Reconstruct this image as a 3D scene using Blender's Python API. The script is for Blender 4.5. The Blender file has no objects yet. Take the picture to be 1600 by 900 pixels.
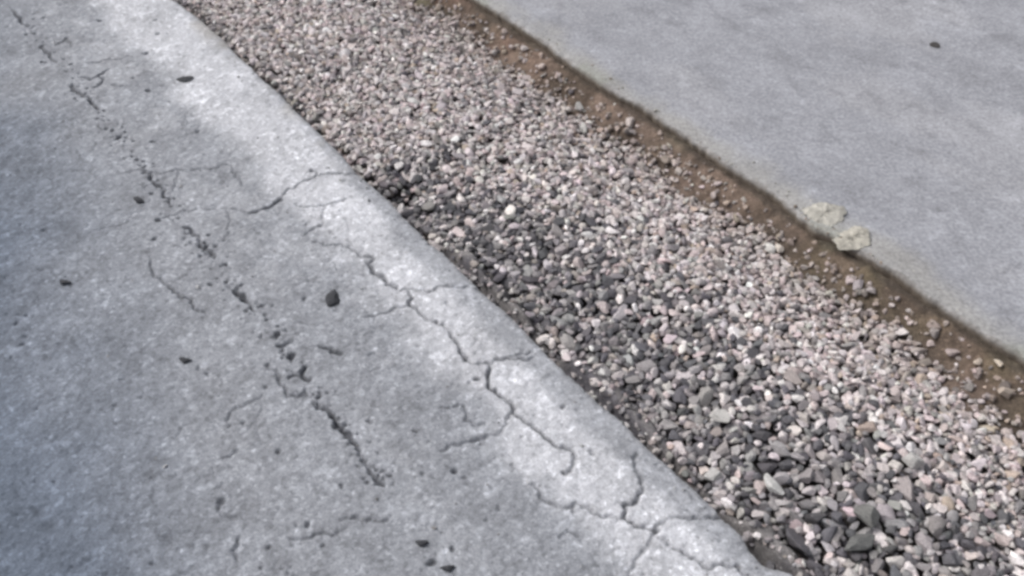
import bpy, math, random
import numpy as np
from mathutils import Vector, Euler, Matrix

random.seed(7)
RNG = np.random.default_rng(11)
scene = bpy.context.scene
COL = scene.collection

# ------------------------------------------------------------------ camera
CAM_H, PITCH, FPX = 1.4, math.radians(46.0), 1400.0      # eye height, tilt down, focal length in 1600 px
cd = bpy.data.cameras.new("camera")
cam = bpy.data.objects.new("camera", cd)
COL.objects.link(cam)
cam.location = (0, 0, CAM_H)
cam.rotation_euler = (math.radians(90) - PITCH, 0, 0)
cd.sensor_width = 36.0
cd.lens = 36.0 * FPX / 1600.0
cd.clip_start, cd.clip_end = 0.05, 400.0
scene.camera = cam

# ------------------------------------------------------------------ sky, sun, exposure (overcast)
SUN_EL, SUN_AZ = math.radians(50), math.radians(-68)     # light comes over the road, from the left
w = bpy.data.worlds.new("World")
scene.world = w
w.use_nodes = True
nt = w.node_tree
bg = nt.nodes["Background"]
sky = nt.nodes.new("ShaderNodeTexSky")
sky.sky_type = 'NISHITA'
sky.sun_disc = False
sky.sun_elevation = SUN_EL
sky.sun_rotation = SUN_AZ
sky.air_density, sky.dust_density, sky.ozone_density = 1.0, 6.0, 1.0
hs = nt.nodes.new("ShaderNodeHueSaturation")             # a cloud deck is far greyer than a clear sky
hs.inputs["Saturation"].default_value = 0.30
nt.links.new(sky.outputs[0], hs.inputs["Color"])
nt.links.new(hs.outputs[0], bg.inputs["Color"])
bg.inputs["Strength"].default_value = 0.12
sd = bpy.data.lights.new("sun", 'SUN')
sd.energy = 1.3
sd.angle = math.radians(24)
sd.color = (1.0, 0.975, 0.95)
sun = bpy.data.objects.new("sun", sd)
COL.objects.link(sun)
sdir = Vector((math.sin(SUN_AZ) * math.cos(SUN_EL), math.cos(SUN_AZ) * math.cos(SUN_EL), math.sin(SUN_EL)))
sun.rotation_euler = sdir.to_track_quat('Z', 'Y').to_euler()
sun.location = sdir * 20
vs = scene.view_settings
vs.view_transform = 'Standard'
vs.look = 'None'
vs.exposure = 0.0
vs.gamma = 1.0
vs.use_curve_mapping = False
scene.cycles.pixel_filter_type = 'BLACKMAN_HARRIS'
scene.cycles.filter_width = 3.2                          # the photograph is a soft video frame

# ------------------------------------------------------------------ the strip's own frame
# s runs along the pavement's edge (away from the viewer), t runs across, 0 at the edge, 0.75 at the slab
U = np.array([-0.615, 0.788]); U /= np.linalg.norm(U)
V = np.array([U[1], -U[0]])


def ground(px, py, z=0.0):
    """Where a ray through a pixel of the 1600 x 900 photograph meets height z."""
    px = np.asarray(px, float); py = np.asarray(py, float)
    a, b = (px - 800) / FPX, (450 - py) / FPX
    dy = b * math.sin(PITCH) + math.cos(PITCH)
    dz = b * math.cos(PITCH) - math.sin(PITCH)
    k = (z - CAM_H) / dz
    return np.stack([a * k, dy * k], -1)


O = ground(560, 270)


def st(px, py, z=0.0):
    X = ground(px, py, z) - O
    return X @ U, X @ V


def world(s, t):
    s = np.asarray(s, float); t = np.asarray(t, float)
    return O[0] + s * U[0] + t * V[0], O[1] + s * U[1] + t * V[1]


GAP = 0.75
# measured wander of the pavement's edge and of the slab's edge (s, t)
EDGE_L = np.array([(-30, 0), (-1.50, .02), (-1.40, .03), (-1.345, .020), (-1.325, -.002), (-1.314, -.010), (-1.282, -.006), (-1.261, .006),
                   (-1.216, .008), (-1.165, .011), (-1.11, .010), (-1.062, .005), (-1.004, .003), (-.949, .008), (-.896, 0), (-.813, 0),
                   (-.748, -.002), (-.682, .001), (-.605, .007), (-.527, -.002), (-.461, .002), (-.359, .003), (-.304, -.004),
                   (-.252, 0), (-.201, .001), (-.136, .006), (-.066, .004), (.008, -.002), (.091, .009), (.261, .011), (.351, .010),
                   (.422, .016), (.535, .011), (.607, .014), (.715, .010), (.77, .018), (.939, .014), (1.104, -.004), (1.5, .0), (30, 0)])
EDGE_R = np.array([(-30, .75), (-1.6, .75), (-1.338, .751), (-1.239, .745), (-1.122, .748), (-1.01, .754), (-.933, .749), (-.887, .744),
                   (-.817, .728), (-.723, .750), (-.633, .754), (-.517, .746), (-.344, .753), (-.213, .756), (-.139, .742), (.036, .741),
                   (.172, .750), (.36, .757), (.515, .746), (1.0, .75), (30, .75)])


def sstep(a, b, x):
    k = np.clip((x - a) / (b - a), 0, 1)
    return k * k * (3 - 2 * k)


_TAB = np.random.default_rng(3).random((256, 256))


def vnoise(x, y):
    x = np.asarray(x, float); y = np.asarray(y, float)
    xi = np.floor(x).astype(np.int64); yi = np.floor(y).astype(np.int64)
    fx, fy = x - xi, y - yi
    fx = fx * fx * (3 - 2 * fx); fy = fy * fy * (3 - 2 * fy)
    x0, x1, y0, y1 = xi & 255, (xi + 1) & 255, yi & 255, (yi + 1) & 255
    return (_TAB[x0, y0] * (1 - fx) + _TAB[x1, y0] * fx) * (1 - fy) + (_TAB[x0, y1] * (1 - fx) + _TAB[x1, y1] * fx) * fy


def fbm(x, y, f, octs=4, seed=0, gain=.5):
    a, tot, r = 1.0, 0.0, 0.0
    for k in range(octs):
        r = r + a * vnoise(x * f + 17.3 * k + seed * 5.1, y * f + 9.7 * k + seed * 3.7)
        tot += a; a *= gain; f *= 2.03
    return r / tot - 0.5          # about -0.5 .. 0.5


def edgeL(s):
    s = np.asarray(s, float)
    fade = sstep(3, 2, np.abs(s))
    return np.interp(s, EDGE_L[:, 0], EDGE_L[:, 1] * .75) + fade * (.0020 * fbm(s, s * 0, 28, 3, 1) + .005 * fbm(s, s * 0, 110, 3, 8))


def edgeR(s):
    s = np.asarray(s, float)
    fade = sstep(3, 2, np.abs(s))
    return np.interp(s, EDGE_R[:, 0], EDGE_R[:, 1]) + fade * (.005 * fbm(s, s * 0, 34, 3, 2) + .013 * fbm(s, s * 0, 60, 4, 9, .65))


# ------------------------------------------------------------------ helpers
def tag(o, label=None, cat=None, group=None, kind=None):
    if label: o['label'] = label
    if cat: o['category'] = cat
    if group: o['group'] = group
    if kind: o['kind'] = kind
    return o


def mesh_np(name, co, faces, mat, tint=None, smooth=True):
    """co (n,3); faces (m,k) all of one size."""
    co = np.asarray(co, np.float32); faces = np.asarray(faces, np.int32)
    m = bpy.data.meshes.new(name)
    n, k = faces.shape
    m.vertices.add(len(co)); m.vertices.foreach_set('co', co.ravel())
    m.loops.add(n * k); m.loops.foreach_set('vertex_index', faces.ravel())
    m.polygons.add(n)
    m.polygons.foreach_set('loop_start', np.arange(0, n * k, k, dtype=np.int32))
    m.polygons.foreach_set('use_smooth', np.full(n, smooth))
    if tint is not None:
        at = m.attributes.new('tint', 'FLOAT_COLOR', 'POINT')
        c = np.ones((len(co), 4), np.float32); c[:, :3] = tint
        at.data.foreach_set('color', c.ravel())
    m.materials.append(mat)
    m.update(calc_edges=True)
    m.validate()
    return m


def link(name, m, parent=None):
    o = bpy.data.objects.new(name, m)
    COL.objects.link(o)
    if parent: o.parent = parent
    return o


def grid_faces(nr, nc, flip=False):
    i = np.arange(nr * nc).reshape(nr, nc)
    f = np.stack([i[:-1, :-1], i[:-1, 1:], i[1:, 1:], i[1:, :-1]], -1).reshape(-1, 4)
    return f[:, ::-1] if flip else f


def graded(lo, hi, step, out_lo, out_hi):
    """Even steps between lo and hi, growing steps beyond, out to out_lo / out_hi."""
    c = list(np.arange(lo, hi + step / 2, step))
    a, d = lo, step
    pre = []
    while a > out_lo:
        d *= 1.5; a -= d; pre.append(max(a, out_lo))
    b, d = c[-1], step
    post = []
    while b < out_hi:
        d *= 1.5; b += d; post.append(min(b, out_hi))
    return np.array(pre[::-1] + c + post)


def principled(name):
    m = bpy.data.materials.new(name)
    m.use_nodes = True
    return m, m.node_tree, m.node_tree.nodes["Principled BSDF"]


def nd(t, kind, **kw):
    n = t.nodes.new(kind)
    for k, v in kw.items(): setattr(n, k, v)
    return n


def noise_node(t, vec, scale, detail=4, rough=.6):
    n = nd(t, "ShaderNodeTexNoise")
    n.inputs["Scale"].default_value = scale
    n.inputs["Detail"].default_value = detail
    n.inputs["Roughness"].default_value = rough
    t.links.new(vec, n.inputs["Vector"])
    return n


def maprange(t, src, a, b, c, d):
    n = nd(t, "ShaderNodeMapRange")
    for i, v in zip((1, 2, 3, 4), (a, b, c, d)): n.inputs[i].default_value = v
    t.links.new(src, n.inputs[0])
    return n.outputs[0]


def mul_color(t, col, fac_out):
    n = nd(t, "ShaderNodeVectorMath", operation='SCALE')
    t.links.new(col, n.inputs[0]); t.links.new(fac_out, n.inputs["Scale"])
    return n.outputs[0]


def tinted(name, fine, coarse, speck=0.0, bump=.2, bump_dist=.002, rough=.92, obj_color=False, cell=170):
    """Base colour from the painted 'tint' of the thing itself, broken up by grain."""
    m, t, b = principled(name)
    tc = nd(t, "ShaderNodeTexCoord")
    vec = tc.outputs["Object"]
    if obj_color:
        oi = nd(t, "ShaderNodeObjectInfo"); col = oi.outputs["Color"]
    else:
        at = nd(t, "ShaderNodeAttribute", attribute_name='tint'); col = at.outputs["Color"]
    n1 = noise_node(t, vec, fine, 5, .65)
    col = mul_color(t, col, maprange(t, n1.outputs[0], .3, .7, 1 - .30, 1 + .30))
    n2 = noise_node(t, vec, coarse, 4, .6)
    col = mul_color(t, col, maprange(t, n2.outputs[0], .3, .7, 1 - .14, 1 + .14))
    hgt = n1.outputs[0]
    if speck > 0:
        vo = nd(t, "ShaderNodeTexVoronoi"); vo.inputs["Scale"].default_value = cell
        t.links.new(vec, vo.inputs["Vector"])
        sep = nd(t, "ShaderNodeSeparateColor"); t.links.new(vo.outputs["Color"], sep.inputs[0])
        cr = nd(t, "ShaderNodeValToRGB")
        e = cr.color_ramp.elements
        e[0].position, e[0].color = 0.0, (1 - speck,) * 3 + (1,)
        e[1].position, e[1].color = 1.0, (1 + speck * 2.2,) * 3 + (1,)
        x = e.new(.10); x.color = (1 - speck * .25,) * 3 + (1,)
        x = e.new(.86); x.color = (1 + speck * .1,) * 3 + (1,)
        x = e.new(.95); x.color = (1 + speck * 1.0,) * 3 + (1,)
        t.links.new(sep.outputs[0], cr.inputs[0])
        mm = nd(t, "ShaderNodeMix", data_type='RGBA', blend_type='MULTIPLY')
        mm.inputs[0].default_value = 1.0
        mm.clamp_factor = False
        t.links.new(col, mm.inputs[6]); t.links.new(cr.outputs[0], mm.inputs[7])
        col = mm.outputs[2]
    t.links.new(col, b.inputs["Base Color"])
    b.inputs["Roughness"].default_value = rough
    b.inputs["Specular IOR Level"].default_value = .3
    bp = nd(t, "ShaderNodeBump"); bp.inputs["Strength"].default_value = bump
    bp.inputs["Distance"].default_value = bump_dist
    t.links.new(hgt, bp.inputs["Height"]); t.links.new(bp.outputs[0], b.inputs["Normal"])
    return m


M_ROAD = tinted("worn_asphalt", 260, 7, speck=.20, bump=.5, bump_dist=.0016)
M_SLAB = tinted("trowelled_concrete", 120, 5, speck=.08, bump=.25, bump_dist=.0012, cell=120)
M_SOIL = tinted("dirt", 190, 22, speck=.30, bump=.8, bump_dist=.003, rough=1.0, cell=260)
M_STONE = tinted("crushed_stone", 240, 60, speck=.12, cell=420, bump=.35, bump_dist=.0015, rough=.85)
M_STONE_ONE = tinted("crushed_stone_single", 6, 2, speck=.12, cell=9, bump=.45, bump_dist=.0015, rough=.85, obj_color=True)
M_CHIP = tinted("broken_concrete", 90, 25, speck=.05, bump=.4, bump_dist=.002, obj_color=True)
M_CRUMB = tinted("bitumen_crumb", 300, 90, speck=.2, bump=.6, bump_dist=.002, obj_color=True)

# ------------------------------------------------------------------ cracks and pits of the pavement (traced, in the photograph's pixels)
# (width mm, darkness, points)
CRACKS = [
    (7, .85, [(388, 332), (410, 326), (430, 316), (438, 310)]),
    (4, .5, [(438, 310), (448, 296), (466, 287), (484, 280), (496, 273), (508, 272), (544, 272), (556, 268)]),
    (5, .6, [(484, 266), (496, 273)]),
    (4, .45, [(462, 317), (486, 321), (510, 320), (528, 315), (540, 310)]),
    (4, .40, [(506, 320), (504, 340), (500, 352), (484, 360), (476, 368)]),
    (5, .60, [(488, 378), (532, 380), (552, 390), (568, 400), (584, 402), (577, 413), (590, 428), (606, 444), (626, 454), (638, 452)]),
    (9, .70, [(574, 410), (590, 428), (606, 444), (620, 452)]),
    (5, .45, [(638, 452), (660, 452), (692, 448), (732, 445), (757, 452)]),
    (6, .60, [(638, 454), (639, 476), (652, 480), (660, 492), (680, 502), (704, 516)]),
    (8, .85, [(704, 516), (712, 532), (722, 552), (728, 562)]),
    (4, .45, [(639, 478), (612, 484), (596, 490), (570, 495)]),
    (4, .5, [(728, 562), (760, 566), (766, 570)]),
    (7, .80, [(766, 570), (763, 598), (774, 610), (788, 620)]),
    (6, .70, [(788, 620), (800, 628), (800, 644), (816, 654), (832, 664), (846, 676), (860, 688), (888, 700), (900, 712), (893, 732), (882, 739)]),
    (5, .5, [(766, 570), (778, 560), (804, 560), (836, 557)]),
    (4, .4, [(786, 560), (832, 546)]),
    (4, .45, [(800, 644), (792, 654), (786, 670), (768, 678)]),
    (6, .55, [(768, 678), (754, 685), (736, 688), (704, 694), (688, 704)]),
    (4, .45, [(688, 636), (724, 634), (726, 656), (744, 664), (760, 660)]),
    (6, .5, [(995, 707), (1000, 743), (1005, 760)]),
    (6, .65, [(1005, 760), (997, 773), (975, 790), (975, 809), (997, 823), (1025, 828), (1041, 815)]),
    (3.5, .45, [(1041, 815), (1093, 809), (1140, 806)]),
    (5, .5, [(1025, 834), (1008, 859), (992, 878), (985, 905), (960, 940)]),
    (5, .5, [(1027, 837), (1052, 856), (1077, 870), (1124, 881), (1180, 905)]),
    (5, .45, [(830, 757), (843, 776), (884, 793), (901, 784), (928, 804), (956, 809), (975, 809)]),
    (4, .35, [(873, 840), (888, 830), (909, 845)]),
    (6, .75, [(223, 270), (235, 270), (243, 288), (255, 307), (265, 319)]),
    (8, .75, [(287, 354), (299, 356), (311, 371), (321, 388), (333, 398)]),
    (3.5, .35, [(184, 268), (230, 268), (277, 263), (331, 263), (360, 256), (370, 273), (380, 292)]),
    (3.5, .38, [(243, 343), (272, 336), (292, 328), (355, 324), (388, 332)]),
    (3, .28, [(277, 263), (276, 285), (270, 310)]),
    (3, .3, [(355, 324), (357, 350), (350, 372)]),
    (7, .70, [(22, 16), (32, 28), (42, 38), (48, 44)]),
    (9, .55, [(64, 70), (78, 84), (88, 96)]),
    (9, .75, [(114, 130), (128, 148), (140, 154), (148, 164), (154, 172)]),
    (6, .6, [(124, 121), (152, 120), (170, 109)]),
    (5, .55, [(156, 120), (154, 134), (146, 136)]),
    (5, .4, [(88, 70), (104, 58), (112, 72)]),
    (3.5, .35, [(136, 98), (172, 92), (208, 89)]),
    (3.5, .30, [(174, 134), (200, 134)]),
    (4, .5, [(235, 400), (240, 431), (264, 448), (281, 463), (303, 478), (325, 490)]),
    (13, .85, [(368, 452), (380, 462), (386, 470)]),
    (5, .6, [(386, 470), (392, 480), (399, 487)]),
    (8, .85, [(434, 541), (442, 541), (456, 534)]),
    (9, .8, [(472, 578), (478, 572), (472, 586), (484, 594)]),
    (5, .55, [(450, 590), (472, 584)]),
    (5, .5, [(418, 570), (436, 588), (446, 604), (449, 620), (467, 620), (478, 606)]),
    (6, .7, [(500, 541), (516, 544), (534, 552)]),
    (4, .4, [(452, 508), (484, 510)]),
    (4, .4, [(576, 556), (586, 552), (602, 562)]),
    (9, .9, [(502, 637), (516, 645), (527, 662), (542, 678), (549, 690), (560, 698)]),
    (6, .7, [(560, 698), (560, 709), (571, 724), (578, 736), (587, 750), (600, 758)]),
    (9, .8, [(585, 748), (599, 758)]),
    (4, .35, [(410, 615), (370, 635), (355, 660)]),
    (5, .55, [(373, 838), (371, 878)]),
    (4, .4, [(533, 813), (575, 812), (610, 807)]),
    (4, .35, [(340, 785), (362, 810), (390, 815)]),
    (4, .35, [(346, 716), (371, 704)]),
    (3.5, .35, [(450, 836), (500, 834), (540, 826)]),
]
PITS = [  # (px, py, radius mm, darkness)
    (497, 620, 7, .7), (455, 556, 10, .9), (418, 570, 6, .6), (434, 510, 5, .6), (475, 467, 7, .6), (432, 524, 5, .5), (438, 310, 8, .7),
    (228, 83, 9, .85), (231, 141, 9, .85), (156, 31, 8, .6), (247, 52, 7, .7), (262, 53, 5, .5), (243, 31, 7, .5), (309, 205, 7, .6),
    (239, 221, 8, .85), (186, 214, 9, .85), (176, 203, 8, .7), (157, 200, 5, .5), (247, 343, 8, .85), (241, 373, 7, .7), (333, 397, 9, .7),
    (347, 414, 6, .5), (331, 263, 6, .6), (265, 159, 5, .5), (208, 121, 6, .5), (323, 583, 6, .5), (745, 592, 8, .8), (734, 597, 6, .5),
    (676, 879, 9, .75), (707, 857, 7, .6), (578, 658, 6, .5), (580, 660, 5, .5), (648, 673, 5, .5), (710, 735, 8, .7), (435, 705, 7, .55),
    (345, 783, 9, .6), (533, 759, 6, .5), (480, 820, 6, .6), (1025, 829, 9, .9), (882, 739, 7, .7), (880, 635, 7, .55), (926, 707, 8, .45),
    (682, 502, 7, .8), (505, 852, 5, .5), (420, 855, 7, .5), (310, 575, 5, .4), (250, 180, 5, .4), (350, 375, 5, .4), (490, 630, 5, .5),
    (561, 395, 4, .4), (478, 350, 5, .55), (500, 352, 7, .6), (415, 605, 6, .5), (380, 660, 6, .5), (358, 665, 5, .4), (660, 740, 6, .4),
    (725, 745, 6, .4), (800, 725, 5, .4), (780, 795, 7, .35), (60, 420, 5, .3), (25, 505, 8, .4), (40, 525, 8, .35),
]


def jag(points, rng, amp=.18, levels=3):
    p = [np.array(q, float) for q in points]
    for _ in range(levels):
        r = []
        for a, b in zip(p[:-1], p[1:]):
            d = b - a
            n = np.array([-d[1], d[0]])
            r += [a, (a + b) / 2 + n * rng.uniform(-amp, amp)]
        p = r + [p[-1]]
    return np.array(p)


def stamp_cracks(S, T, cracks, pits, s_ax, t_rows_lo, seed):
    """Depth (m) and dirt (0..1) on the grid S,T (rows = s). t of a row varies little, so windows come from s_ax and T's first row."""
    rng = np.random.default_rng(seed)
    depth = np.zeros_like(S); dirt = np.zeros_like(S)

    def window(smin, smax, tmin, tmax, pad):
        i0, i1 = np.searchsorted(s_ax, [smin - pad, smax + pad])
        tr = t_rows_lo
        j0, j1 = np.searchsorted(tr, [tmin - pad - .03, tmax + pad + .03])
        return slice(max(i0, 0), min(i1 + 1, len(s_ax))), slice(max(j0, 0), min(j1 + 1, len(tr)))
    for wmm, dark, pts in cracks:
        P = np.stack(st(*np.array(pts, float).T), -1)
        P = jag(P, rng, amp=.22, levels=4)
        n = len(P)
        for k in range(n - 1):
            a, b = P[k], P[k + 1]
            e = min(k + .5, n - 1.5 - k) / (n * .12 + 1e-6)
            hw = wmm * .001 * .5 * .80 * rng.uniform(.4, 1.35)
            dark_k = dark * float(np.clip(.98 + 1.3 * fbm(a[0], a[1], 22, 3, 4), .2, 1.1)) * min(1, .5 + .5 * e)
            pad = hw + .008
            sl = window(min(a[0], b[0]), max(a[0], b[0]), min(a[1], b[1]), max(a[1], b[1]), pad)
            s_, t_ = S[sl], T[sl]
            if s_.size == 0: continue
            d = b - a; L2 = d @ d + 1e-12
            h = np.clip(((s_ - a[0]) * d[0] + (t_ - a[1]) * d[1]) / L2, 0, 1)
            r = np.hypot(s_ - a[0] - h * d[0], t_ - a[1] - h * d[1]) * (1 + 1.1 * fbm(s_, t_, 120, 3, 6))
            dep = sstep(hw + .0022, hw * .35, r)
            depth[sl] = np.maximum(depth[sl], dep * (.001 + .012 * dark_k))
            dirt[sl] = np.maximum(dirt[sl], sstep(hw + .0024, hw * .4, r) * dark_k)
    for x, y, rmm, dark in pits:
        c = np.array(st(float(x), float(y)))
        r0 = rmm * .001
        sl = window(c[0], c[0], c[1], c[1], r0 * 2)
        s_, t_ = S[sl], T[sl]
        if s_.size == 0: continue
        an = rng.uniform(0, 3.1)
        ds, dt = s_ - c[0], t_ - c[1]
        p, q = ds * math.cos(an) + dt * math.sin(an), -ds * math.sin(an) + dt * math.cos(an)
        r = np.hypot(p, q * rng.uniform(1.1, 1.7)) * (1 + .7 * fbm(s_, t_, 110, 2, 5))
        k = sstep(r0 * 1.15, r0 * .55, r)
        depth[sl] = np.maximum(depth[sl], k * (.0012 + .009 * dark))
        dirt[sl] = np.maximum(dirt[sl], k * dark)
    return depth, dirt


def mix(a, b, k):
    return a + (np.asarray(b) - a) * k[..., None]


# ------------------------------------------------------------------ setting 1: the cracked pavement on the left
def build_pavement():
    s_ax = graded(-1.62, 1.30, .0030, -40, 40)
    d_ax = graded(0.0, 1.10, .0030, 0, 60)                    # distance in from the edge
    d_ax = d_ax[d_ax >= 0][::-1]
    tcol = -d_ax
    S = np.repeat(s_ax[:, None], len(tcol), 1)
    damp = np.exp(tcol / .10)[None, :]                       # only the rim follows the edge's wander
    T = tcol[None, :] + edgeL(s_ax)[:, None] * damp
    rng = np.random.default_rng(21)
    tiny = [(x, y, r, k) for x, y, r, k in zip(rng.uniform(-40, 1230, 1500), rng.uniform(-20, 930, 1500), rng.gamma(1.6, .9, 1500) + .8, rng.uniform(.05, .42, 1500))]
    # the broken diagonal row of dark marks
    row = np.array([(10, 0), (48, 44), (88, 96), (128, 148), (186, 214), (240, 300), (300, 358), (345, 415), (390, 475), (440, 545), (478, 595), (505, 640), (560, 700), (600, 758)], float)
    seg = np.r_[0, np.cumsum(np.hypot(*np.diff(row, axis=0).T))]
    for q in rng.uniform(0, seg[-1], 250):
        x = np.interp(q, seg, row[:, 0]) + rng.normal(0, 13); y = np.interp(q, seg, row[:, 1]) + rng.normal(0, 9)
        tiny.append((x, y, rng.gamma(3, .85) + 1.6, rng.uniform(.35, .9)))
    # hairlines: short crooked walks over the worn middle of the pavement
    hair = []
    for _ in range(60):
        x, y = rng.uniform(150, 1000), rng.uniform(60, 900)
        a = rng.uniform(0, 6.28); p = [(x, y)]
        for _k in range(rng.integers(2, 5)):
            a += rng.uniform(-.8, .8); l = rng.uniform(10, 34)
            x += l * math.cos(a); y += l * math.sin(a) * .7; p.append((x, y))
        hair.append((rng.uniform(1.6, 3.2), rng.uniform(.06, .17), p))
    depth, dirt = stamp_cracks(S, T, CRACKS + hair, PITS + tiny, s_ax, tcol, 5)
    inner = sstep(3, 1.6, np.abs(S)) * sstep(-2.2, -1.4, T)
    z = .004 * fbm(S, T, 2.5, 3, 1) + inner * (.0032 * fbm(S, T, 30, 3, 2) + .0042 * fbm(S, T, 130, 3, 3, .7))
    # worn shoulder falls away towards the edge
    z -= .004 * sstep(-.06, .0, tcol)[None, :] ** 1.5
    rim = sstep(-.02, 0, tcol)[None, :]
    z -= rim * (.005 * np.clip(fbm(S, T, 70, 3, 7) + .08, 0, 1)) + .003 * rim ** 4
    z -= depth
    # colours painted on the surface: grey asphalt, bluer and darker towards the far left, a pale worn band near the edge, a dirty rim
    base = np.array([.298, .311, .342])
    c = np.zeros(S.shape + (3,)) + base
    left_blue = sstep(-.50, -.98, T - .10 * (S + .4) + .25 * fbm(S, T, 3, 3, 11))
    c = mix(c, (.128, .156, .205), left_blue * .95)
    mott = fbm(S, T, 13, 5, 12, .68)
    c *= (1 + .18 * mott + .42 * fbm(S, T, 48, 4, 13, .7) + .42 * fbm(S, T, 125, 2, 17, .7))[..., None]
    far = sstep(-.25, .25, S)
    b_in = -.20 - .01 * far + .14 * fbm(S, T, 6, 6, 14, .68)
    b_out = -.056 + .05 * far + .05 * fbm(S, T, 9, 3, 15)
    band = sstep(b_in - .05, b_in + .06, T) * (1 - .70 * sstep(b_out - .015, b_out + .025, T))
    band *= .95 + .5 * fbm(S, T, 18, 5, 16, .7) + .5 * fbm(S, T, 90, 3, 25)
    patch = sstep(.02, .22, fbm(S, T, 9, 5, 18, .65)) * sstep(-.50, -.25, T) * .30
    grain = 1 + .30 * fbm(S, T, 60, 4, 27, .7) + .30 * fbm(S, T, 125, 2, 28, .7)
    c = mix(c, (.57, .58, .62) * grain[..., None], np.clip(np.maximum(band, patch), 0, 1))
    c *= (1 + .32 * sstep(.17, .30, fbm(S, T, 62, 2, 81)) - .26 * sstep(.17, .30, fbm(S, T, 58, 3, 82)) - .08 * sstep(.08, .26, fbm(S, T, 30, 4, 83)))[..., None]
    outer = sstep(-.055, -.005, T)
    tan = outer * sstep(-.1, .3, S) * sstep(-.05, .2, fbm(S, T, 8, 3, 19))
    c = mix(c, (.36, .335, .30), tan * .5)
    c = mix(c, (.20, .19, .185), sstep(-.010, -.001, T - edgeL(s_ax)[:, None] + .012 * fbm(S, T, 50, 3, 29)) * .35)
    c = mix(c, (.040, .042, .050), np.clip(dirt * .92, 0, 1))
    # the broken side of the layer, leaning in underneath
    nr = len(s_ax)
    zt = z[:, -1]
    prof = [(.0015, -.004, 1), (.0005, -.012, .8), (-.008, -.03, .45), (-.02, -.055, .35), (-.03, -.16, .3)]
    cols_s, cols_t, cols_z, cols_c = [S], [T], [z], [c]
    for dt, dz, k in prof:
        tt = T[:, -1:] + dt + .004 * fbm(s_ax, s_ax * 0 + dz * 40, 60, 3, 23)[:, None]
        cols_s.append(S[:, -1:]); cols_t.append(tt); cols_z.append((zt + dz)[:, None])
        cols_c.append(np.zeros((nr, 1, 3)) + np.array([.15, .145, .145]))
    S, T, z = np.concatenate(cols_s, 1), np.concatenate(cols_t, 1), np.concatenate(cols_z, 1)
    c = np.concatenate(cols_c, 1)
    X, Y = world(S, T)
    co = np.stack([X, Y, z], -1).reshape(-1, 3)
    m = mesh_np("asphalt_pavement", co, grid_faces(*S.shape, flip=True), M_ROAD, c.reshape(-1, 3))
    o = link("asphalt_pavement", m)
    tag(o, "cracked grey asphalt pavement with a pale worn band along its broken edge", kind='structure')


# ------------------------------------------------------------------ setting 2: the smooth slab on the right
SLAB_CRACKS = [
    (3, .35, [(1557, 428), (1575, 420), (1597, 412), (1640, 405)]),
    (3, .35, [(1546, 484), (1570, 488), (1605, 490)]),
    (3, .35, [(1575, 486), (1580, 502)]),
    (2.5, .22, [(1410, 172), (1440, 160)]),
]
SLAB_PITS = [(891, 57, 5, .45), (920, 83, 5, .4), (1392, 335, 4, .35), (1427, 160, 8, .40), (1345, 165, 4, .3), (1180, 60, 4, .22), (1150, 120, 5, .2),
             (1360, 260, 5, .25), (1480, 250, 6, .2), (1270, 210, 5, .2), (1500, 330, 4, .25), (1413, 51, 5, .35), (1420, 330, 4, .2), (1325, 340, 5, .5)]


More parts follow.
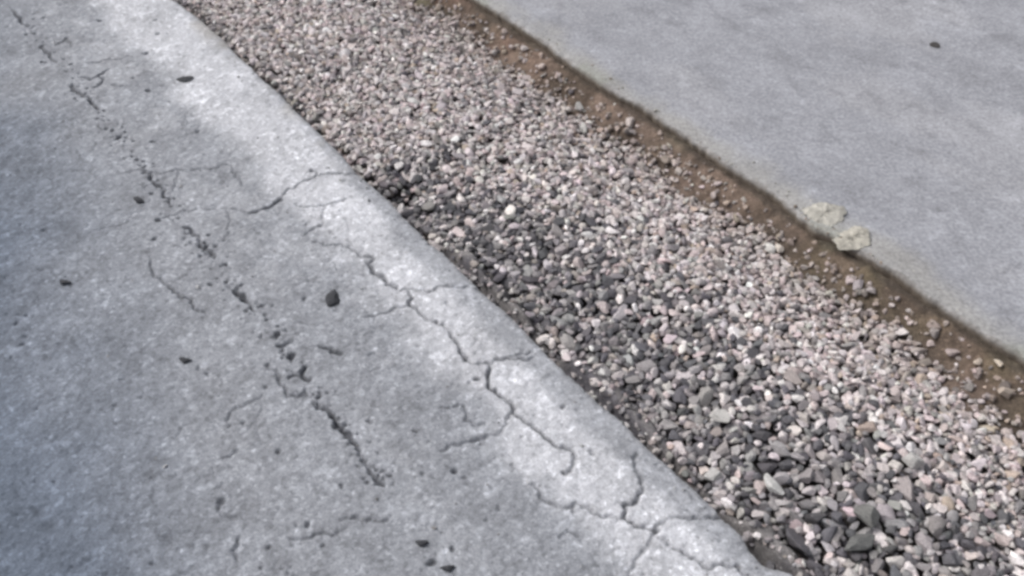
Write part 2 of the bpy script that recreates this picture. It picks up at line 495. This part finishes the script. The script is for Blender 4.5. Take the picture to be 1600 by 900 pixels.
def build_slab():
    s_ax = graded(-1.75, 1.0, .0062, -40, 40)
    d_ax = graded(0, 1.9, .0062, 0, 60); d_ax = d_ax[d_ax >= 0]
    # fine steps by the rim
    d_ax = np.unique(np.concatenate([np.array([0, .0015, .003, .0045, .0065]), d_ax]))
    S = np.repeat(s_ax[:, None], len(d_ax), 1)
    tcol = GAP + d_ax
    T = tcol[None, :] + (edgeR(s_ax) - GAP)[:, None] * np.exp(-d_ax / .08)[None, :]
    rng = np.random.default_rng(4)
    tiny = [(x, y, r, k) for x, y, r, k in zip(rng.uniform(760, 1620, 260), rng.uniform(-10, 560, 260), rng.gamma(2, .9, 260) + 1.2, rng.uniform(.05, .22, 260))]
    depth, dirt = stamp_cracks(S, T, SLAB_CRACKS, SLAB_PITS + tiny, s_ax, tcol, 9)
    depth *= .3
    inner = sstep(3, 1.6, np.abs(S)) * sstep(4, 2.8, T)
    z = .004 * fbm(S, T, 1.8, 3, 31) + inner * (.0012 * fbm(S, T, 14, 3, 32) + .0006 * fbm(S, T, 60, 2, 33)) - depth
    rim = np.clip(1 - d_ax / .0065, 0, 1)[None, :]
    z = z - .004 * rim ** 2 - .014 * sstep(.028, 0, d_ax)[None, :] * np.clip(fbm(S, T, 26, 4, 34, .65) + .06, 0, 1)
    c = np.zeros(S.shape + (3,)) + np.array([.330, .337, .370])
    c *= (1 + .13 * fbm(S * .6, T, 7, 5, 35, .55))[..., None]
    c *= (1 + .20 * fbm(S * .5, T * 1.6, 26, 4, 36, .65) + .16 * fbm(S, T, 70, 2, 37))[..., None]
    pale = sstep(.02, .22, fbm(S * .6, T, 5, 4, 38)) * .35
    c = mix(c, (.40, .40, .425), pale)
    c *= (1 - .17 * sstep(.08, .28, fbm(S * .7, T, 24, 4, 84, .62)) + .16 * sstep(.14, .30, fbm(S * .8, T, 40, 3, 85)) - .07 * sstep(.12, .26, fbm(S, T * .8, 9, 5, 86, .7)))[..., None]
    d_in = T - edgeR(s_ax)[:, None]
    nearby = sstep(.085, .01, d_in + .11 * fbm(S, T, 9, 4, 39))
    c = mix(c, (.365, .355, .335), nearby * .65)                       # dried dirt washed over the rim
    green = sstep(.06, .0, d_in) * sstep(.05, .2, fbm(S, T, 6, 3, 41))
    c = mix(c, (.30, .32, .26), green * .4)
    c = mix(c, (.15, .13, .115), sstep(.007, 0, d_in + .016 * fbm(S, T, 60, 3, 42)) * .5)
    c = mix(c, (.06, .06, .065), np.clip(dirt, 0, 1) * .95)
    # side of the slab, caked with dirt
    zt = z[:, 0]
    side_s, side_t, side_z, side_c = [], [], [], []
    for dt, dz, col in [(.02, -.22, (.10, .08, .06)), (.003, -.05, (.13, .10, .078)), (.002, -.022, (.15, .12, .095)), (-.001, -.008, (.19, .165, .14))]:
        tt = T[:, :1] + dt + .004 * fbm(s_ax, s_ax * 0 + dz * 30, 40, 3, 44)[:, None]
        side_s.append(S[:, :1]); side_t.append(tt); side_z.append((zt + dz)[:, None]); side_c.append(np.zeros((len(s_ax), 1, 3)) + np.array(col))
    S = np.concatenate(side_s + [S], 1); T = np.concatenate(side_t + [T], 1)
    z = np.concatenate(side_z + [z], 1); c = np.concatenate(side_c + [c], 1)
    X, Y = world(S, T)
    m = mesh_np("concrete_slab", np.stack([X, Y, z], -1).reshape(-1, 3), grid_faces(*S.shape, flip=True), M_SLAB, c.reshape(-1, 3))
    o = link("concrete_slab", m)
    tag(o, "smooth blue grey concrete slab with a dirty rim beyond the gravel", kind='structure')


# ------------------------------------------------------------------ setting 3: the dirt under and beside the gravel
HOLES = [(634, 302, .034, .045), (655, 330, .03, .03), (612, 296, .02, .02), (690, 395, .03, .02), (758, 448, .025, .02), (690, 388, .03, .015), (1180, 868, .020, .030), (1040, 735, .03, .015),
         (1120, 800, .02, .01), (900, 600, .02, .012), (1190, 640, .05, .012), (1010, 520, .06, .010), (1345, 690, .05, .01)]
HOLES_ST = [(*[float(q) for q in st(x, y, -.04)], r, d) for x, y, r, d in HOLES]


def low(s):
    return sstep(.06, -.10, s)           # 1 in the washed-out near stretch, 0 in the full far stretch


def gravel_top(s, t):
    """Height the stones are heaped up to."""
    q = np.clip(t / GAP, 0, 1)
    lo = low(s)
    left = -.024 - .026 * lo
    mid = -.026 - .010 * lo
    right = -.066
    z = left + (mid - left) * sstep(0, .45, q) + (right - mid) * sstep(.50, .93, q)
    z = z + .016 * fbm(s, t, 7, 3, 51) + .006 * fbm(s, t, 26, 2, 52)
    z = z - (.020 + .018 * lo) * sstep(.046, .020, t)                      # stones have washed away from under the rim
    for hs_, ht_, r, d in HOLES_ST:
        z = z - d * np.exp(-((s - hs_) ** 2 + (t - ht_) ** 2) / (2 * r * r) * 1.6)
    return z


def bank_w(s, t):
    """0 in the gravel, 1 up on the dirt bank against the slab."""
    return sstep(.592, .700, t + .13 * fbm(s, t, 6, 3, 53) + .05 * fbm(s, t, 24, 2, 54))


def ledge_w(s, t):
    """bare dirt left along the pavement's edge in the near stretch."""
    return np.maximum(sstep(.088, .046, t + .08 * fbm(s, t, 9, 3, 55)) * sstep(-.22, -.40, s), sstep(.075, .030, t + .09 * fbm(s, t, 8, 3, 60)) * sstep(.20, .34, s) * .8)


def soil_z(s, t):
    g = gravel_top(s, t)
    z = g - .024
    b = bank_w(s, t)
    rise = -.060 + .034 * sstep(.650, .745, t) + .012 * fbm(s, t, 12, 4, 56) + .014 * fbm(s, t, 55, 4, 57, .65)
    z = z + (rise - z) * b
    l = ledge_w(s, t)
    zl = -.024 - .042 * sstep(.046, .026, t) - .012 * sstep(-1.15, -1.25, s) * sstep(.05, .0, t) + .010 * fbm(s, t, 20, 4, 58) + .004 * fbm(s, t, 90, 2, 59)
    z = z + (zl - z) * l
    return z


def build_soil():
    s_ax = graded(-1.75, 1.30, .005, -40, 40)
    t_ax = np.arange(-.06, .815, .005)
    S, T = np.meshgrid(s_ax, t_ax, indexing='ij')
    inner = sstep(3.2, 1.9, np.abs(S))
    z = soil_z(S, T) * inner + (1 - inner) * -.045
    z = z - .05 * sstep(-.02, -.05, T) - .05 * sstep(.765, .79, T)
    c = np.zeros(S.shape + (3,)) + np.array([.060, .055, .053])
    b = bank_w(S, T)
    brown = mix(np.zeros(S.shape + (3,)) + np.array([.168, .126, .098]), (.100, .077, .061), sstep(-.15, .2, fbm(S, T, 9, 4, 61)))
    brown = mix(brown, (.165, .155, .105), sstep(.03, .22, fbm(S, T, 6, 3, 62)) * .7)
    brown = mix(brown, (.215, .160, .13), sstep(.02, .22, fbm(S, T, 11, 3, 63)) * .7)
    brown = mix(brown, (.175, .105, .082), sstep(-.1, .4, S) * sstep(-.1, .2, fbm(S, T, 8, 3, 67)) * .7)
    brown = mix(brown, (.20, .165, .105), sstep(-.75, -1.0, S) * sstep(-.1, .2, fbm(S, T, 8, 3, 68)) * .5)
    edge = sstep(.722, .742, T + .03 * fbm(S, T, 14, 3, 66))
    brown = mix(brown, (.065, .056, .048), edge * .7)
    c = mix(c, (0, 0, 0), b) + brown * b[..., None]
    l = ledge_w(S, T)
    led = mix(np.zeros(S.shape + (3,)) + np.array([.21, .20, .20]), (.13, .125, .14), sstep(-.1, .2, fbm(S, T, 12, 3, 64)))
    c = mix(c, (0, 0, 0), l) + led * l[..., None]
    c *= (1 + .70 * fbm(S, T, 40, 4, 65, .7))[..., None]
    X, Y = world(S, T)
    m = mesh_np("dirt_bed", np.stack([X, Y, z], -1).reshape(-1, 3), grid_faces(*S.shape, flip=True), M_SOIL, c.reshape(-1, 3))
    tag(link("dirt_bed", m), "brown dirt bed and bank between the asphalt edge and the concrete slab", kind='structure')


# ------------------------------------------------------------------ stones
def ico(sub):
    p = (1 + 5 ** .5) / 2
    v = [(-1, p, 0), (1, p, 0), (-1, -p, 0), (1, -p, 0), (0, -1, p), (0, 1, p), (0, -1, -p), (0, 1, -p), (p, 0, -1), (p, 0, 1), (-p, 0, -1), (-p, 0, 1)]
    v = [np.array(q, float) / np.linalg.norm(q) for q in v]
    f = [(0, 11, 5), (0, 5, 1), (0, 1, 7), (0, 7, 10), (0, 10, 11), (1, 5, 9), (5, 11, 4), (11, 10, 2), (10, 7, 6), (7, 1, 8), (3, 9, 4), (3, 4, 2), (3, 2, 6),
         (3, 6, 8), (3, 8, 9), (4, 9, 5), (2, 4, 11), (6, 2, 10), (8, 6, 7), (9, 8, 1)]
    for _ in range(sub):
        cache, nf = {}, []

        def mid(a, b):
            k = (min(a, b), max(a, b))
            if k not in cache:
                q = v[a] + v[b]; v.append(q / np.linalg.norm(q)); cache[k] = len(v) - 1
            return cache[k]
        for a, b, c in f:
            x, y, z = mid(a, b), mid(b, c), mid(c, a)
            nf += [(a, x, z), (b, y, x), (c, z, y), (x, y, z)]
        f = nf
    return np.array(v), np.array(f, np.int32)


ICO1, ICO3 = ico(1), ico(3)


def rock(rng, base, ncut, fine=0.0):
    """An angular chip of unit size: a ball cut by random planes, with slightly softened arrises."""
    v, f = base
    p = v.copy()
    for _ in range(ncut):
        n = rng.normal(size=3); n /= np.linalg.norm(n)
        h = rng.uniform(.38, .74)
        d = p @ n - h
        p -= np.clip(d, 0, None)[:, None] * n * .96
    if fine:
        ph = rng.uniform(0, 6, 6)
        wob = np.sin(v[:, 0] * 9 + ph[0]) * np.sin(v[:, 1] * 8 + ph[1]) + np.sin(v[:, 2] * 13 + ph[2]) * np.sin(v[:, 0] * 15 + ph[3]) * .6
        wob2 = np.sin(v[:, 0] * 27 + ph[4]) * np.sin(v[:, 1] * 31 + ph[5]) * np.sin(v[:, 2] * 29)
        p *= (1 + fine * (wob + .6 * wob2))[:, None]
    p -= (p.max(0) + p.min(0)) / 2
    return p / np.abs(p).max(0)


def rotmat(ax, ay, az):
    return np.array(Euler((ax, ay, az)).to_matrix())


PAL = {'white': (.76, .73, .725), 'pale grey': (.62, .575, .575), 'pinkish': (.57, .495, .492), 'mid grey': (.33, .312, .316),
       'brownish': (.35, .31, .295), 'dark grey': (.135, .131, .143), 'tan': (.50, .415, .36)}
KINDS = list(PAL)


def dark_zone(s, t):
    """the coarse, dark, washed-out patch between the pavement's edge and the middle of the strip"""
    reach = .18 + .14 * sstep(-.05, -.45, s) + .04 * sstep(-.5, -1.1, s)
    return sstep(reach + .15, reach - .12, t + .16 * fbm(s, t, 6, 4, 71)) * sstep(.05, -.05, s)


def pick_kind(s, t, rng):
    dz = float(dark_zone(s, t))
    pk = float(sstep(.30, .60, t) * sstep(.3, -.3, s))
    farw = float(sstep(-.1, .5, s))
    lightp = np.array([.09, .46, .24 + .12 * pk, .12, .08 + .05 * farw, .04, .03 + .05 * pk])
    ne = float(sstep(-.75, -1.15, s))
    darkp = np.array([.03, .14 + .05 * ne, .04, .36 + .03 * ne, .02, .41 - .08 * ne, .00])
    p = lightp * (1 - dz) + darkp * dz
    return KINDS[rng.choice(7, p=p / p.sum())]


def size_at(s, t, rng):
    dz = float(dark_zone(s, t))
    near = float(sstep(-.3, -1.15, s))
    coarse = .0066 + .0016 * dz + .0015 * near * (.05 + .95 * dz)
    coarse -= .0010 * float(sstep(.42, .62, t)) * (1 - near)
    return coarse * float(np.clip(rng.lognormal(-.02, .37), .5, 1.95))


def build_gravel():
    rng = np.random.default_rng(77)
    s0, s1, t0, t1, res = -1.72, 1.28, -.03, .79, .004
    ns, ntt = int((s1 - s0) / res), int((t1 - t0) / res)
    gs, gt = np.meshgrid(s0 + (np.arange(ns) + .5) * res, t0 + (np.arange(ntt) + .5) * res, indexing='ij')
    floor = soil_z(gs, gt)
    goal = gravel_top(gs, gt)
    bank = bank_w(gs, gt); ledge = ledge_w(gs, gt)
    bare = np.maximum(bank, ledge)
    eL, eR = edgeL(gs[:, 0]), edgeR(gs[:, 0])
    hm = floor.copy()
    stones = []

    def drop(s, t, a, b, c, rz, kind, force=False, tilt=None, col=None, sprinkle=False):
        i, j = int((s - s0) / res), int((t - t0) / res)
        r = max(a, b)
        k = int(r / res) + 1
        if i - k < 0 or j - k < 0 or i + k + 1 > ns or j + k + 1 > ntt: return False
        sl = (slice(i - k, i + k + 1), slice(j - k, j + k + 1))
        ds, dt = gs[sl] - s, gt[sl] - t
        p, q = ds * math.cos(rz) + dt * math.sin(rz), -ds * math.sin(rz) + dt * math.cos(rz)
        e = (p / a) ** 2 + (q / b) ** 2
        ins = e < 1
        h = hm[sl]
        hv = h[ins]
        if hv.size == 0: return False
        lowv, topv, mean = hv.min(), hv.max(), hv.mean()
        sup = mean + .45 * (topv - mean)
        zc = sup + c * (.52 if not sprinkle else .25)
        if not force and not sprinkle:
            if zc + c * .35 > goal[i, j] + .004: return False
        hm[sl] = np.where(ins, np.maximum(h, zc + c * np.sqrt(np.clip(1 - e, 0, 1)) * .9), h)
        # lean to the slope it lies on
        gx = (h[-1, :].mean() - h[0, :].mean()) / (2 * k * res)
        gy = (h[:, -1].mean() - h[:, 0].mean()) / (2 * k * res)
        stones.append([s, t, zc, a, b, c, rz, np.clip(gx, -.7, .7), np.clip(gy, -.7, .7), kind, col])
        return True
    # fill: coarse first, then smaller ones into what is left
    tries = 0
    for layer, (n, scale) in enumerate([(15000, 1.0), (26000, .98), (17000, .85)]):
        S = rng.uniform(s0 + .03, s1 - .03, n); T = rng.uniform(.004, .735, n)
        for s, t in zip(S, T):
            i, j = int((s - s0) / res), int((t - t0) / res)
            if rng.random() < bare[i, j] * 1.02: continue
            r = size_at(s, t, rng) * scale
            a = r * rng.uniform(.95, 1.6); b = r * rng.uniform(.72, 1.05); c = r * rng.uniform(.5, .85)
            if t - eL[i] < a * .8 + .004 or eR[i] - t < a * 1.2: continue
            drop(s, t, a, b, c, rng.uniform(0, math.pi), pick_kind(s, t, rng))
    # stones lying loose on the dirt bank and on the bare ledge
    for _ in range(5200):
        s = rng.uniform(s0 + .03, s1 - .03)
        on_bank = rng.random() < .62
        t = .735 - abs(rng.normal(0, .06)) if on_bank else abs(rng.normal(.02, .025)) + .006
        i, j = int((s - s0) / res), int((t - t0) / res)
        if not (0 <= j < ntt) or bare[i, j] < .3: continue
        if on_bank and rng.random() < float(sstep(.69, .735, t)) * .97: continue
        if rng.random() < (.50 if on_bank else .15): continue
        r = float(np.clip(rng.lognormal(math.log(.0042), .45), .0018, .012))
        if t - eL[i] < r or eR[i] - t < r * 1.6: continue
        kind = KINDS[rng.choice(7, p=[.03, .15, .28, .16, .22, .04, .12])] if on_bank else KINDS[rng.choice(7, p=[.03, .2, .1, .4, .1, .16, .01])]
        drop(s, t, r * rng.uniform(1, 1.4), r * rng.uniform(.8, 1), r * rng.uniform(.55, .8), rng.uniform(0, 3.1), kind, sprinkle=True)
    # stones one can point to, seen lying on top
    SPECIAL = [
        (783, 312, 9.5, 8, 8, .3, (.78, .77, .76), "small bright white pebble on dark gravel below the notch in the asphalt edge"),
        (1207, 757, 20, 8, 8, 1.05, (.55, .545, .535), "long pale sliver of stone standing out among dark coarse gravel near the asphalt edge"),
        (1343, 845, 25, 13, 12, -.05, (.150, .152, .150), "largest flat dark stone, an oval lying at the near end of the gravel"),
        (1358, 806, 18, 15, 12, 1.2, (.175, .175, .170), "blocky dark grey stone lying just above the largest flat oval stone"),
        (1425, 722, 16, 12, 11, .2, (.46, .45, .44), "chunky pale grey stone sitting above a dark hollow in coarse gravel"),
        (1126, 650, 19, 10, 9, .55, (.48, .47, .455), "pale oblong stone on dark coarse gravel a hand from the asphalt edge"),
        (1558, 571, 7, 7, 6, .1, (.62, .54, .45), "round cream pebble lying on the brown dirt bank under the slab rim"),
        (1576, 609, 13, 8, 8, .4, (.45, .385, .33), "tan egg shaped stone resting at the foot of the brown bank"),
        (1222, 374, 9, 8, 7, .3, (.66, .60, .54), "little cream pebble on brown dirt below the broken concrete chips"),
        (1115, 738, 15, 9, 8, -.3, (.50, .49, .48), "pale rounded stone on the bare dirt ledge beside the asphalt edge"),
        (1046, 229, 8, 5, 5, .2, (.60, .55, .48), "cream fleck of stone alone on the olive brown dirt bank"),
    ]
    special_idx = []
    for x, y, a, b, c, ang, col, label in SPECIAL:
        s, t = (float(q) for q in st(x, y, -.03))
        mm = .00125
        # angle given against the picture's horizontal, which is world X
        rz = -ang - 0.0
        ux = np.array([math.cos(-ang), math.sin(-ang)])
        rz = math.atan2(ux @ V, ux @ U)
        if drop(s, t, a * mm, b * mm * 1.15, c * mm, rz, 'mid grey', force=True, col=col):
            special_idx.append((len(stones) - 1, label))
    N = len(stones)
    A = np.array([q[:9] for q in stones])
    kinds = [q[9] for q in stones]
    # how much of each is still uncovered, and how large it shows from the viewer
    X, Y = world(A[:, 0], A[:, 1])
    P = np.stack([X, Y, A[:, 2]], -1)
    D = P - np.array([0, 0, CAM_H])
    depth = D[:, 1] * math.cos(PITCH) - D[:, 2] * math.sin(PITCH)
    up = D[:, 1] * math.sin(PITCH) + D[:, 2] * math.cos(PITCH)
    px = 800 + FPX * D[:, 0] / depth
    py = 450 - FPX * up / depth
    expo = np.zeros(N)
    for n in range(N):
        s, t, z, a, b, c, rz = A[n, :7]
        i, j = int((s - s0) / res), int((t - t0) / res)
        k = max(1, int(.6 * max(a, b) / res))
        h = hm[max(i - k, 0):i + k + 1, max(j - k, 0):j + k + 1]
        expo[n] = np.mean(h < z + c * .95)
    size = np.sqrt(A[:, 3] * A[:, 4]) / depth * FPX
    show = size * np.clip(expo, 0, 1) ** 1.2
    show[(px < 4) | (px > 1596) | (py < 4) | (py > 896)] = 0
    spec = {n: l for n, l in special_idx}
    order = [n for n in np.argsort(-show) if n not in spec]
    single = set(order[:300 - len(spec)]) | set(spec)
    # colours
    tint = np.zeros((N, 3))
    for n in range(N):
        base = np.array(stones[n][10] if stones[n][10] is not None else PAL[kinds[n]])
        if stones[n][10] is None:
            base = base * rng.uniform(.74, 1.24) * (1 + rng.normal(0, .018, 3))
            dirty = float(sstep(.50, .70, A[n, 1])) * rng.uniform(.1, .65)      # stones by the bank wear its brown dust
            base = base * (1 - dirty) + np.array([.27, .215, .175]) * dirty
        tint[n] = base
    # frames
    mats = []
    for n in range(N):
        s, t, z, a, b, c, rz, gx, gy = A[n]
        # axes in (s, t, z): long axis at rz, leaning with the slope
        nrm = np.array([-gx * .8 + rng.normal(0, .34), -gy * .8 + rng.normal(0, .34), 1.0]); nrm /= np.linalg.norm(nrm)
        e1 = np.array([math.cos(rz), math.sin(rz), 0]); e1 -= nrm * (e1 @ nrm); e1 /= np.linalg.norm(e1)
        e2 = np.cross(nrm, e1)
        R = np.stack([e1, e2, nrm], 1)
        W = np.array([[U[0], V[0], 0], [U[1], V[1], 0], [0, 0, 1]])
        mats.append(W @ R)
    # the mass of small stones: one object
    protos = [rock(rng, ICO1, int(rng.integers(7, 12))) for _ in range(60)]
    vs_, fs_, ts_ = [], [], []
    off = 0
    for n in range(N):
        if n in single or expo[n] < .08: continue
        v = protos[rng.integers(60)] * A[n, 3:6]
        vs_.append(v @ mats[n].T + P[n]); fs_.append(ICO1[1] + off); ts_.append(np.repeat(tint[n][None], len(v), 0))
        off += len(v)
    m = mesh_np("gravel", np.concatenate(vs_), np.concatenate(fs_), M_STONE, np.concatenate(ts_), smooth=False)
    tag(link("gravel", m), "bed of crushed grey and pinkish gravel between asphalt and slab", kind='stuff')
    # the 300 that show largest: each a thing
    rp = []
    for k in range(40):
        v = rock(rng, ICO3, int(rng.integers(9, 15)), fine=.010)
        me = mesh_np("gravel_stone", v, ICO3[1], M_STONE_ONE, smooth=False)
        rp.append(me)
    word = {'white': 'white', 'pale grey': 'pale grey', 'pinkish': 'pinkish grey', 'mid grey': 'mid grey', 'brownish': 'brownish', 'dark grey': 'dark grey', 'tan': 'tan'}
    classes, GROUP = {}, 'loose stones of the gravel strip'
    for n in sorted(single):
        s, t, z, a, b, c = A[n, :6]
        o = bpy.data.objects.new("gravel_stone", rp[int(rng.integers(40))])
        COL.objects.link(o)
        M = Matrix.Identity(4)
        R = mats[n] * np.array([a, b, c])[None, :]
        for i in range(3):
            for j in range(3): M[i][j] = float(R[i, j])
            M[i][3] = float(P[n, i])
        o.matrix_world = M
        o.color = (*[float(q) for q in tint[n]], 1)
        if n in spec:
            tag(o, spec[n], 'stone', GROUP)
        else:
            ratio = a / b
            form = 'slender' if ratio > 1.65 else ('squat' if ratio < 1.25 else 'angular')
            where = 'by the asphalt edge' if t < .22 else ('inside the dark patch' if t < .34 else 'past the dark patch' if t < .47 else 'by the brown bank')
            along = ('beyond the edge notch' if s > 0 else 'below the edge notch' if s > -.5 else 'level with concrete flakes' if s > -.98 else 'at the near end')
            classes.setdefault((form, word[kinds[n]], where, along), []).append((py[n], o))
    down = ['topmost', 'second down', 'third down', 'fourth down', 'fifth down', 'sixth down', 'seventh down', 'eighth down', 'ninth down', 'tenth down', 'eleventh down', 'twelfth down', 'thirteenth down', 'fourteenth down', 'fifteenth down', 'sixteenth down', 'seventeenth down', 'eighteenth down', 'nineteenth down', 'twentieth down']
    count = ['', '', 'two', 'three', 'four', 'five', 'six', 'seven', 'eight', 'nine', 'ten', 'eleven', 'twelve', 'thirteen', 'fourteen', 'fifteen', 'sixteen', 'seventeen', 'eighteen', 'nineteen', 'twenty']
    for (form, colour, where, along), members in classes.items():
        members.sort(key=lambda q: q[0])
        k = len(members)
        for i, (_y, o) in enumerate(members):
            if k == 1: first = 'larger '
            elif k <= 20: first = ('lowest' if i == k - 1 else down[i]) + f' of {count[k]} '
            else: first = 'large '
            tag(o, f"{first}{form} {colour} stone {where}, {along}", 'stone', GROUP)
    print("stones", N, "single", len(single), "min px", show[list(single)].min())


# ------------------------------------------------------------------ loose pieces: chips on the slab's rim, crumbs on the pavement
def plate(name, outline, thick, rng, mat, color, rough_amp=.0015):
    """A broken flat piece: an irregular outline with a domed, pitted top and crumbling sides."""
    out = jag(list(outline) + [outline[0]], rng, amp=.16, levels=3)[:-1]
    n = len(out)
    c = out.mean(0)
    rings, zs = [], []
    for k, (sc, z) in enumerate([(.97, 0), (1.0, .12), (.985, .28), (.92, .45), (.80, .68), (.60, .9), (.38, 1.02), (.18, 1.02)]):
        r = c + (out - c) * sc
        zz = np.full(n, z * thick) + (rng.normal(0, rough_amp, n) if k > 1 else 0)
        rings.append(np.column_stack([r + rng.normal(0, rough_amp * .6, (n, 2)), zz]))
    co = np.concatenate(rings + [np.array([[c[0], c[1], thick * 1.03]]), np.array([[c[0], c[1], 0]])])
    f = []
    R = len(rings)
    for k in range(R - 1):
        for i in range(n):
            j = (i + 1) % n
            a, b, d, e = k * n + i, k * n + j, (k + 1) * n + j, (k + 1) * n + i
            f += [(a, b, d), (a, d, e)]
    for i in range(n):
        j = (i + 1) % n
        f.append(((R - 1) * n + i, (R - 1) * n + j, R * n)); f.append((j, i, R * n + 1))
    m = mesh_np(name, co, np.array(f), mat, smooth=True)
    o = link(name, m)
    o.color = (*color, 1)
    return o


def lay(o, px, py, z, rot=(0, 0, 0)):
    x, y = ground(px, py, z)
    o.location = (float(x), float(y), z)
    o.rotation_euler = rot


def build_pieces():
    rng = np.random.default_rng(15)

    def outline_px(pts, cx, cy):
        g = ground(*np.array(pts, float).T); return [tuple(q) for q in (g - ground(cx, cy))]
    c1 = plate("concrete_chip", outline_px([(1250, 328), (1266, 352), (1296, 357), (1318, 346), (1316, 326), (1296, 322), (1270, 320)][::-1][::-1], 1284, 338), .0075, rng, M_CHIP, (.44, .425, .385), .0010)
    lay(c1, 1284, 338, -.002, (math.radians(5), math.radians(-4), 0))
    tag(c1, "upper of two pale broken concrete flakes overhanging the slab rim", 'concrete chip')
    c2 = plate("concrete_chip", outline_px([(1300, 373), (1310, 387), (1338, 390), (1362, 384), (1358, 364), (1336, 356), (1318, 362)], 1332, 374), .007, rng, M_CHIP, (.45, .43, .38), .0010)
    lay(c2, 1332, 374, -.001, (math.radians(4), math.radians(-6), 0))
    tag(c2, "lower of two pale broken concrete flakes, cream edged, overhanging the slab rim", 'concrete chip')
    crumbs = [
        ([(506, 473), (520, 453), (534, 474), (520, 477)], 520, 466, .010, "largest dark triangular crumb lying on the worn pavement left of the main crack"),
        ([(88, 440), (100, 433), (114, 442), (102, 449)], 100, 441, .008, "dark crumb alone on the bluish asphalt far from the gravel"),
        ([(277, 563), (290, 557), (301, 563), (289, 569)], 289, 563, .007, "dark flat crumb alone on grey asphalt below the curved hairline crack"),
        ([(206, 312), (216, 305), (231, 315), (219, 320)], 216, 313, .008, "black crumb beside a pale smudge below the small bent crack"),
        ([(273, 125), (300, 117), (302, 127), (284, 129)], 289, 124, .005, "thin dark wedge shaped sliver by the pale band at the far end"),
        ([(647, 848), (660, 843), (671, 850), (657, 856)], 659, 849, .008, "dark crumb above a pair of dark spots at the near end of the pavement"),
        ([(688, 890), (700, 882), (711, 888), (702, 897), (692, 896)], 700, 889, .008, "dark crumb at the very near end of the pavement beside a pit"),
    ]
    def crumb(name, pts, cx, cy, th, color, lab, group=None):
        q = np.array(outline_px(pts, cx, cy))
        q = q - q.mean(0)
        wv, ev = np.linalg.eigh(np.cov(q.T))
        ax = ev[:, 1]
        taper = .35
        if 'triangular' in lab: ax, ev, taper = np.array([1.0, 0]), np.array([[0, 1.0], [1.0, 0]]), .62
        a = np.abs(q @ ax).max(); b = np.abs(q @ ev[:, 0]).max()
        v = rock(rng, ICO3, 7, fine=.05)
        v[:, 0] *= 1 - taper * v[:, 1]                              # a little wedge shaped
        v = v * np.array([a * .80, b * .84, th])
        v[:, :2] = np.outer(v[:, 0], ax) + np.outer(v[:, 1], np.array([-ax[1], ax[0]]))
        o = link(name, mesh_np(name, v, ICO3[1], M_CRUMB))
        o.color = (*color, 1)
        lay(o, cx, cy, th * .25)
        tag(o, lab, 'crumb', group)
    for pts, cx, cy, th, lab in crumbs:
        crumb("asphalt_crumb", pts, cx, cy, th * .8, (.062, .064, .072), lab, "dark crumbs lying loose on the pavement")
    crumb("dirt_crumb", [(1450, 69), (1459, 65), (1470, 71), (1462, 76)], 1460, 70, .004, (.075, .070, .070), "small dark crumb alone on the smooth concrete slab")


def build_grit():
    """fine crumbs of concrete and gravel kicked up on the two rims"""
    rng = np.random.default_rng(33)
    protos = [rock(rng, ICO1, 8) for _ in range(12)]
    vs_, fs_, ts_, off = [], [], [], 0
    for k in range(760):
        s = rng.uniform(-1.55, 1.1)
        r = float(np.clip(rng.lognormal(math.log(.0016), .45), .0008, .0042))
        if k < 360:
            if k < 90: s = -.86 + rng.normal(0, .07)
            t = float(edgeR(s)) + .002 + abs(rng.normal(0, .028)); z = -.002 + r * .5
            col = np.array([(.40, .39, .36), (.44, .42, .38), (.26, .21, .17)][rng.integers(3)])
        else:
            t = float(edgeL(s)) - .010 - abs(rng.normal(0, .30)); z = -.003 + r * .7
            col = np.array([(.42, .42, .43), (.30, .29, .29), (.12, .12, .125)][rng.integers(3)])
        x, y = world(s, t)
        R_ = rotmat(*rng.uniform(0, 6.28, 3))
        v = protos[rng.integers(12)] * np.array([1.3, 1, .7]) * r
        vs_.append(v @ R_.T + np.array([float(x), float(y), z])); fs_.append(ICO1[1] + off); off += len(v)
        ts_.append(np.repeat((col * rng.uniform(.8, 1.2))[None], len(v), 0))
    m = mesh_np("grit", np.concatenate(vs_), np.concatenate(fs_), M_STONE, np.concatenate(ts_), smooth=False)
    tag(link("grit", m), "fine pale grit scattered on the rims of the slab and pavement", kind='stuff')


build_pavement()
build_slab()
build_soil()
build_gravel()
build_pieces()
build_grit()
